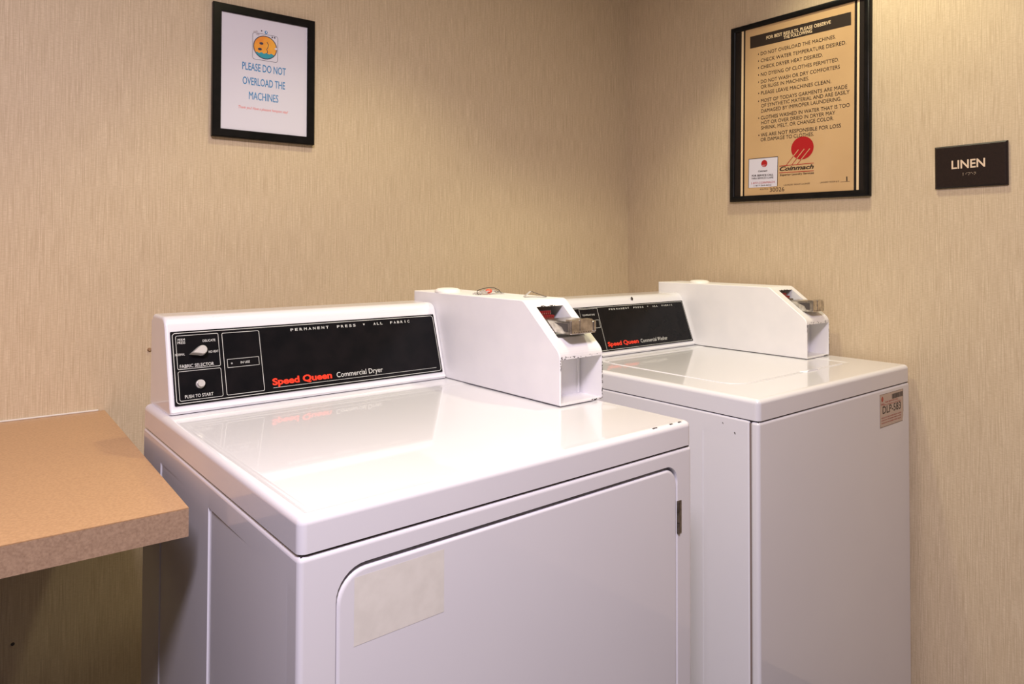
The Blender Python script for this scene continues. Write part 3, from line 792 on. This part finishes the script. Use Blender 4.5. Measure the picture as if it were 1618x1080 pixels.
disc(bm, cx+.017, cz+.0285, .0018, .0022, pf, N1+.0001, 0, 12); disc(bm, cx+.023, cz+.0285, .0018, .0022, pf, N1+.0001, 0, 12); disc(bm, cx+.0265, cz+.001, .0034, .0028, pf, N1+.0004, 4, 12)
obj('washer_drawing', bm, ['navy', 'orange', 'teal', 'greyink', 'paper', 'blueink'], pa, label='cartoon front-loading washer with orange laundry and teal water')

# ------------------------------------------------------------------ framed rules on the right wall
GW, GH = .4246, .529; TH = .0125
gy0, gz0 = -.4423, 1.8696
fR = empty('framed_rules', (0, -.6669, 1.8861), (0, TH, -math.pi/2), 'black framed tan laundry rules poster with red logo, on the right wall above the washer', 'framed sign')
def pg(y, z, n):
    u_, v_ = -(y-gy0)-GW/2, z-gz0
    return (u_*math.cos(TH)-v_*math.sin(TH), -n, u_*math.sin(TH)+v_*math.cos(TH))
fR.scale = (1.0203, 1.0, 1.0231)
bm = bmesh.new()
prof = [(0, 0), (0, .010), (.003, .0145), (.008, .016), (.0135, .0145), (.0165, .0115), (.0165, .004)]
rings = []
for cx_, cz_, dx_, dz_ in ((-GW/2, -GH, 1, 1), (GW/2, -GH, -1, 1), (GW/2, 0, -1, -1), (-GW/2, 0, 1, -1)):
    rings.append([bm.verts.new((cx_+dx_*p, -q, cz_+dz_*p)) for p, q in prof])
for i in range(4):
    a, c = rings[i], rings[(i+1) % 4]; k = len(prof)
    for j in range(k): bm.faces.new((a[j], a[(j+1) % k], c[(j+1) % k], c[j]))
autosmooth(obj('frame', bm, 'frameblack', fR, label='glossy black moulded frame'), 40)
bm = bmesh.new(); box(bm, -GW/2+.012, GW/2-.012, -.0085, -.003, -GH+.012, -.012)
bk = obj('mount', bm, 'mat', fR, label='dark brown mount')
def vstripe(name, m, ya, yb, n):
    bm = bmesh.new()
    u0_, u1_ = -(ya-gy0)-GW/2, -(yb-gy0)-GW/2
    box(bm, u0_, u1_, -n, -.0085, -GH+.0165, -.0165); return obj(name, bm, m, bk)
off = .004   # vertical lines are measured at mid height; they follow the frame
vstripe('cream_line', 'creamline', -.4795, -.4868, .0088); vstripe('cream_line', 'creamline', -.8315, -.8375, .0088)
sh = vstripe('poster_sheet', 'cream', -.4925, -.8245, .0088)
sh.parent = fR; sh['label'] = 'tan poster sheet with printed rules'
N2 = .0091
bm = bmesh.new()
quadf = lambda P, mi=0: setattr(bm.faces.new([bm.verts.new(pg(*p, N2)) for p in P]), 'material_index', mi)
def gtext(s, l, r, cap, n=N2+.0001, mi=0, bold=0., shear=0.):
    """l, r = (y, z) of the two ends of the base line"""
    L_ = r[0]-l[0]; sl = (r[1]-l[1])/L_
    mf = lambda a, b, nn: pg(-a, l[1]+sl*(-a-l[0])+b, nn)
    text(bm, s, -l[0], -r[0], 0, cap, mf, n, bold, shear, mi)
quadf([(-.5085, 1.8324), (-.5084, 1.7968), (-.8143, 1.7908), (-.8144, 1.8256)])
C_ = .0100
rows = [('\u2022 DO NOT OVERLOAD THE MACHINES.', -.535, 1.7695, -.7719, 1.7652), ('\u2022 CHECK WATER TEMPERATURE DESIRED.', -.535, 1.7490, -.8009, 1.7432),
 ('\u2022 CHECK DRYER HEAT DESIRED.', -.535, 1.7290, -.7352, 1.7245), ('\u2022 NO DYEING OF CLOTHES PERMITTED.', -.535, 1.7080, -.7806, 1.7020),
 ('\u2022 DO NOT WASH OR DRY COMFORTERS', -.535, 1.6870, -.7831, 1.6820), ('OR RUGS IN MACHINES.', -.5438, 1.6712, -.6949, 1.6680),
 ('\u2022 PLEASE LEAVE MACHINES CLEAN.', -.535, 1.6535, -.7587, 1.6475), ('\u2022 MOST OF TODAYS GARMENTS ARE MADE', -.535, 1.6305, -.8027, 1.6255),
 ('OF SYNTHETIC MATERIAL AND ARE EASILY', -.5448, 1.6155, -.8088, 1.6105), ('DAMAGED BY IMPROPER LAUNDERING.', -.5447, 1.6000, -.7867, 1.5960),
 ('\u2022 CLOTHES WASHED IN WATER THAT IS TOO', -.535, 1.5805, -.8091, 1.5755), ('HOT OR OVER DRIED IN DRYER MAY', -.5445, 1.5655, -.7695, 1.5615),
 ('SHRINK, MELT, OR CHANGE COLOR.', -.5445, 1.5505, -.7651, 1.5470), ('\u2022 WE ARE NOT RESPONSIBLE FOR LOSS', -.535, 1.5300, -.7852, 1.5245), ('OR DAMAGE TO CLOTHES.', -.5424, 1.5160, -.7081, 1.5120)]
def gword(name, *a, m='ink', **k):
    global bm
    bm = bmesh.new(); gtext(*a, **k); return obj(name, bm, m, sh)
band = obj('black_banner', bm, 'ink', sh)
for s, a, b, c, d in rows: gword('printed_rule', s, (a, b), (c, d), C_, bold=.006)
gword('logo_name', 'Coinmach', (-.6040, 1.4235), (-.7080, 1.4215), .0125, bold=.03, shear=.3)
gword('printed_line', 'Superior Laundry Services', (-.6046, 1.4095), (-.7080, 1.4075), .0055, bold=.02, shear=.1)
gword('printed_line', 'LAUNDRY ROOM LICENSE', (-.6166, 1.3805), (-.6959, 1.3800), .0040); gword('printed_line', 'LAUNDRY ROOM # IS', (-.7257, 1.3800), (-.7790, 1.3795), .0040)
gword('printed_number', '1', (-.7985, 1.3805), (-.8015, 1.3805), .0120, bold=.01)
bm = bmesh.new(); quadf([(-.783, 1.3798), (-.783, 1.3790), (-.808, 1.3788), (-.808, 1.3796)])
obj('fill_in_line', bm, 'ink', sh)
gword('printed_line', 'ROUTE #', (-.5398, 1.3735), (-.5671, 1.3733), .0042); gword('printed_number', '30026', (-.5720, 1.3660), (-.6184, 1.3655), .0120)
bm = bmesh.new(); gtext('FOR BEST RESULTS, PLEASE OBSERVE', (-.5631, 1.8118), (-.7587, 1.8080), .0095, bold=.015); gtext('THE FOLLOWING', (-.6178, 1.7995), (-.7048, 1.7975), .0095, bold=.015)
obj('banner_lettering', bm, 'creamline', sh, label='cream words on the black banner')
bm = bmesh.new()
dm = lambda a, b, n: pg(-a, b, n)
disc(bm, .6740, 1.4822, .0338, .0318, dm, N2+.0001, 0, 48)
for (a, b), (c, d) in (((-.6627, 1.4787), (-.6251, 1.4389)), ((-.6800, 1.4787), (-.6414, 1.4374)), ((-.6967, 1.4778), (-.6576, 1.4368))):
    # pale inside the ball, red below it
    for i in range(24):
        t0, t1 = i/24, (i+1)/24
        p = (-(a+(c-a)*t0), b+(d-b)*t0); q = (-(a+(c-a)*t1), b+(d-b)*t1)
        m_ = ((p[0]+q[0])/2, (p[1]+q[1])/2)
        ins = ((m_[0]-.6740)/.0338)**2+((m_[1]-1.4822)/.0318)**2 < 1
        stroke(bm, p, q, .0022 if ins else .0015, dm, N2+.0003, 1 if ins else 0)
for (a, b), (c, d) in (((-.6030, 1.4379), (-.7078, 1.4370)), ((-.6029, 1.4188), (-.7076, 1.4157))): stroke(bm, (-a, b), (-c, d), .0016, dm, N2+.0002, 0)
obj('red_logo', bm, ['inkred', 'cream'], sh, label='dark red ball with three slanting lines')
bm = bmesh.new()
Pk = [(-.5029, 1.4677), (-.5987, 1.4656), (-.5964, 1.3810), (-.5012, 1.3823)]
a_ = [bm.verts.new(pg(*p, .0089)) for p in Pk]; b_ = [bm.verts.new(pg(*p, .0094)) for p in Pk]
bm.faces.new(b_)
for i in range(4): bm.faces.new((a_[i], a_[(i+1) % 4], b_[(i+1) % 4], b_[i]))
st = obj('service_sticker', bm, 'paper', fR, label='white service call sticker in the lower left corner')
bm = bmesh.new(); NS = .0096
for p, q in zip(Pk, Pk[1:]+Pk[:1]):
    if p is Pk[2]: continue
    stroke(bm, (-p[0], p[1]), (-q[0], q[1]), .0016, dm, NS, 0)
gt = lambda s, l, r, cap, mi=0, **k: gtext(s, l, r, cap, NS, mi, **k)
gt('FOR SERVICE CALL', (-.5127, 1.4145), (-.5842, 1.4125), .0055, bold=.03); gt('PARA SERVICIO LLAME', (-.5127, 1.4065), (-.5842, 1.4045), .0055, bold=.03)
gt('1-877-264-6622', (-.5197, 1.3850), (-.5772, 1.3840), .0045, bold=.01)
gt('Coinmach', (-.5341, 1.4268), (-.5644, 1.4262), .0050, bold=.03, shear=.2)
gt('1-877-COINMACH', (-.5114, 1.3920), (-.5881, 1.3912), .0060, 1, bold=.01)
disc(bm, .5545, 1.4500, .0100, .0105, dm, NS, 1, 24)
for d_ in (-.004, 0, .004): stroke(bm, (.5545+d_, 1.4470), (.5450+d_, 1.4350), .0008, dm, NS+.0001, 2)
obj('sticker_print', bm, ['ink', 'inkred', 'paper'], st)

# ------------------------------------------------------------------ room sign
LW, LH = .1502, .0993
sg = empty('room_sign', (0, -1.0339, 1.3497), (0, 0, -math.pi/2), 'dark brown plastic room sign reading LINEN, on the right wall', 'sign')
sg.scale = (1.0206, 1.0, 1.0242)
bm = bmesh.new()
b1 = [(0, 0), (LW, 0), (LW, LH), (0, LH)]
rg = []
for ins, n in ((0, .0002), (0, .0052), (.0035, .0078), (.0050, .0080)):
    rg.append([bm.verts.new((a+(ins if a == 0 else -ins), -n, b+(ins if b == 0 else -ins))) for a, b in b1])
for A, B in zip(rg, rg[1:]):
    for i in range(4): bm.faces.new((A[i], A[(i+1) % 4], B[(i+1) % 4], B[i]))
bm.faces.new(rg[-1]); bm.faces.new(list(reversed(rg[0])))
pl_ = obj('plaque', bm, 'signbrown', sg)
ps = lambda a, b, n: (a, -n, b-(1.4448-LH))
bm = bmesh.new(); text(bm, 'LINEN', .0372, .1067, 1.3893, .0200, ps, .0088, bold=.02)
obj('raised_lettering', bm, 'signtext', pl_, label='tan raised word LINEN')
bm = bmesh.new()
br = {'l': (1, 2, 3), 'i': (2, 4), 'n': (1, 3, 4, 5), 'e': (1, 5)}
for i, ch in enumerate('linen'):
    for d in br[ch]:
        x = .0612+i*.0058+(0 if d < 4 else .0024); z = 1.3785-((d-1) % 3)*.0024-(1.4448-LH)
        cyl(bm, (x, -.0079, z), (0, -1, 0), .0008, .0004, .0006, 10)
obj('braille_dots', bm, 'signtext', pl_, label='tiny raised dots under the word')

# small screw left in the wall under the counter, and an anchor beside the dryer console
s1 = empty('wall_screw', (-1.8092, 0, .3831), (0, 0, 0), 'tiny dark screw in the wall below the counter', 'screw')
bm = bmesh.new(); cyl(bm, (0, -.0002, 0), (0, -1, 0), .0035, .0028, .002, 16); obj('screw_head', bm, 'gap', s1)
s2 = empty('wall_anchor', (-1.5624, 0, .9673), (0, 0, 0), 'small brown anchor sticking out of the wall behind the dryer console', 'wall anchor')
bm = bmesh.new(); cyl(bm, (0, -.0002, 0), (0, -1, .1), .0045, .0028, .005, 16); obj('anchor_head', bm, 'brownplug', s2)
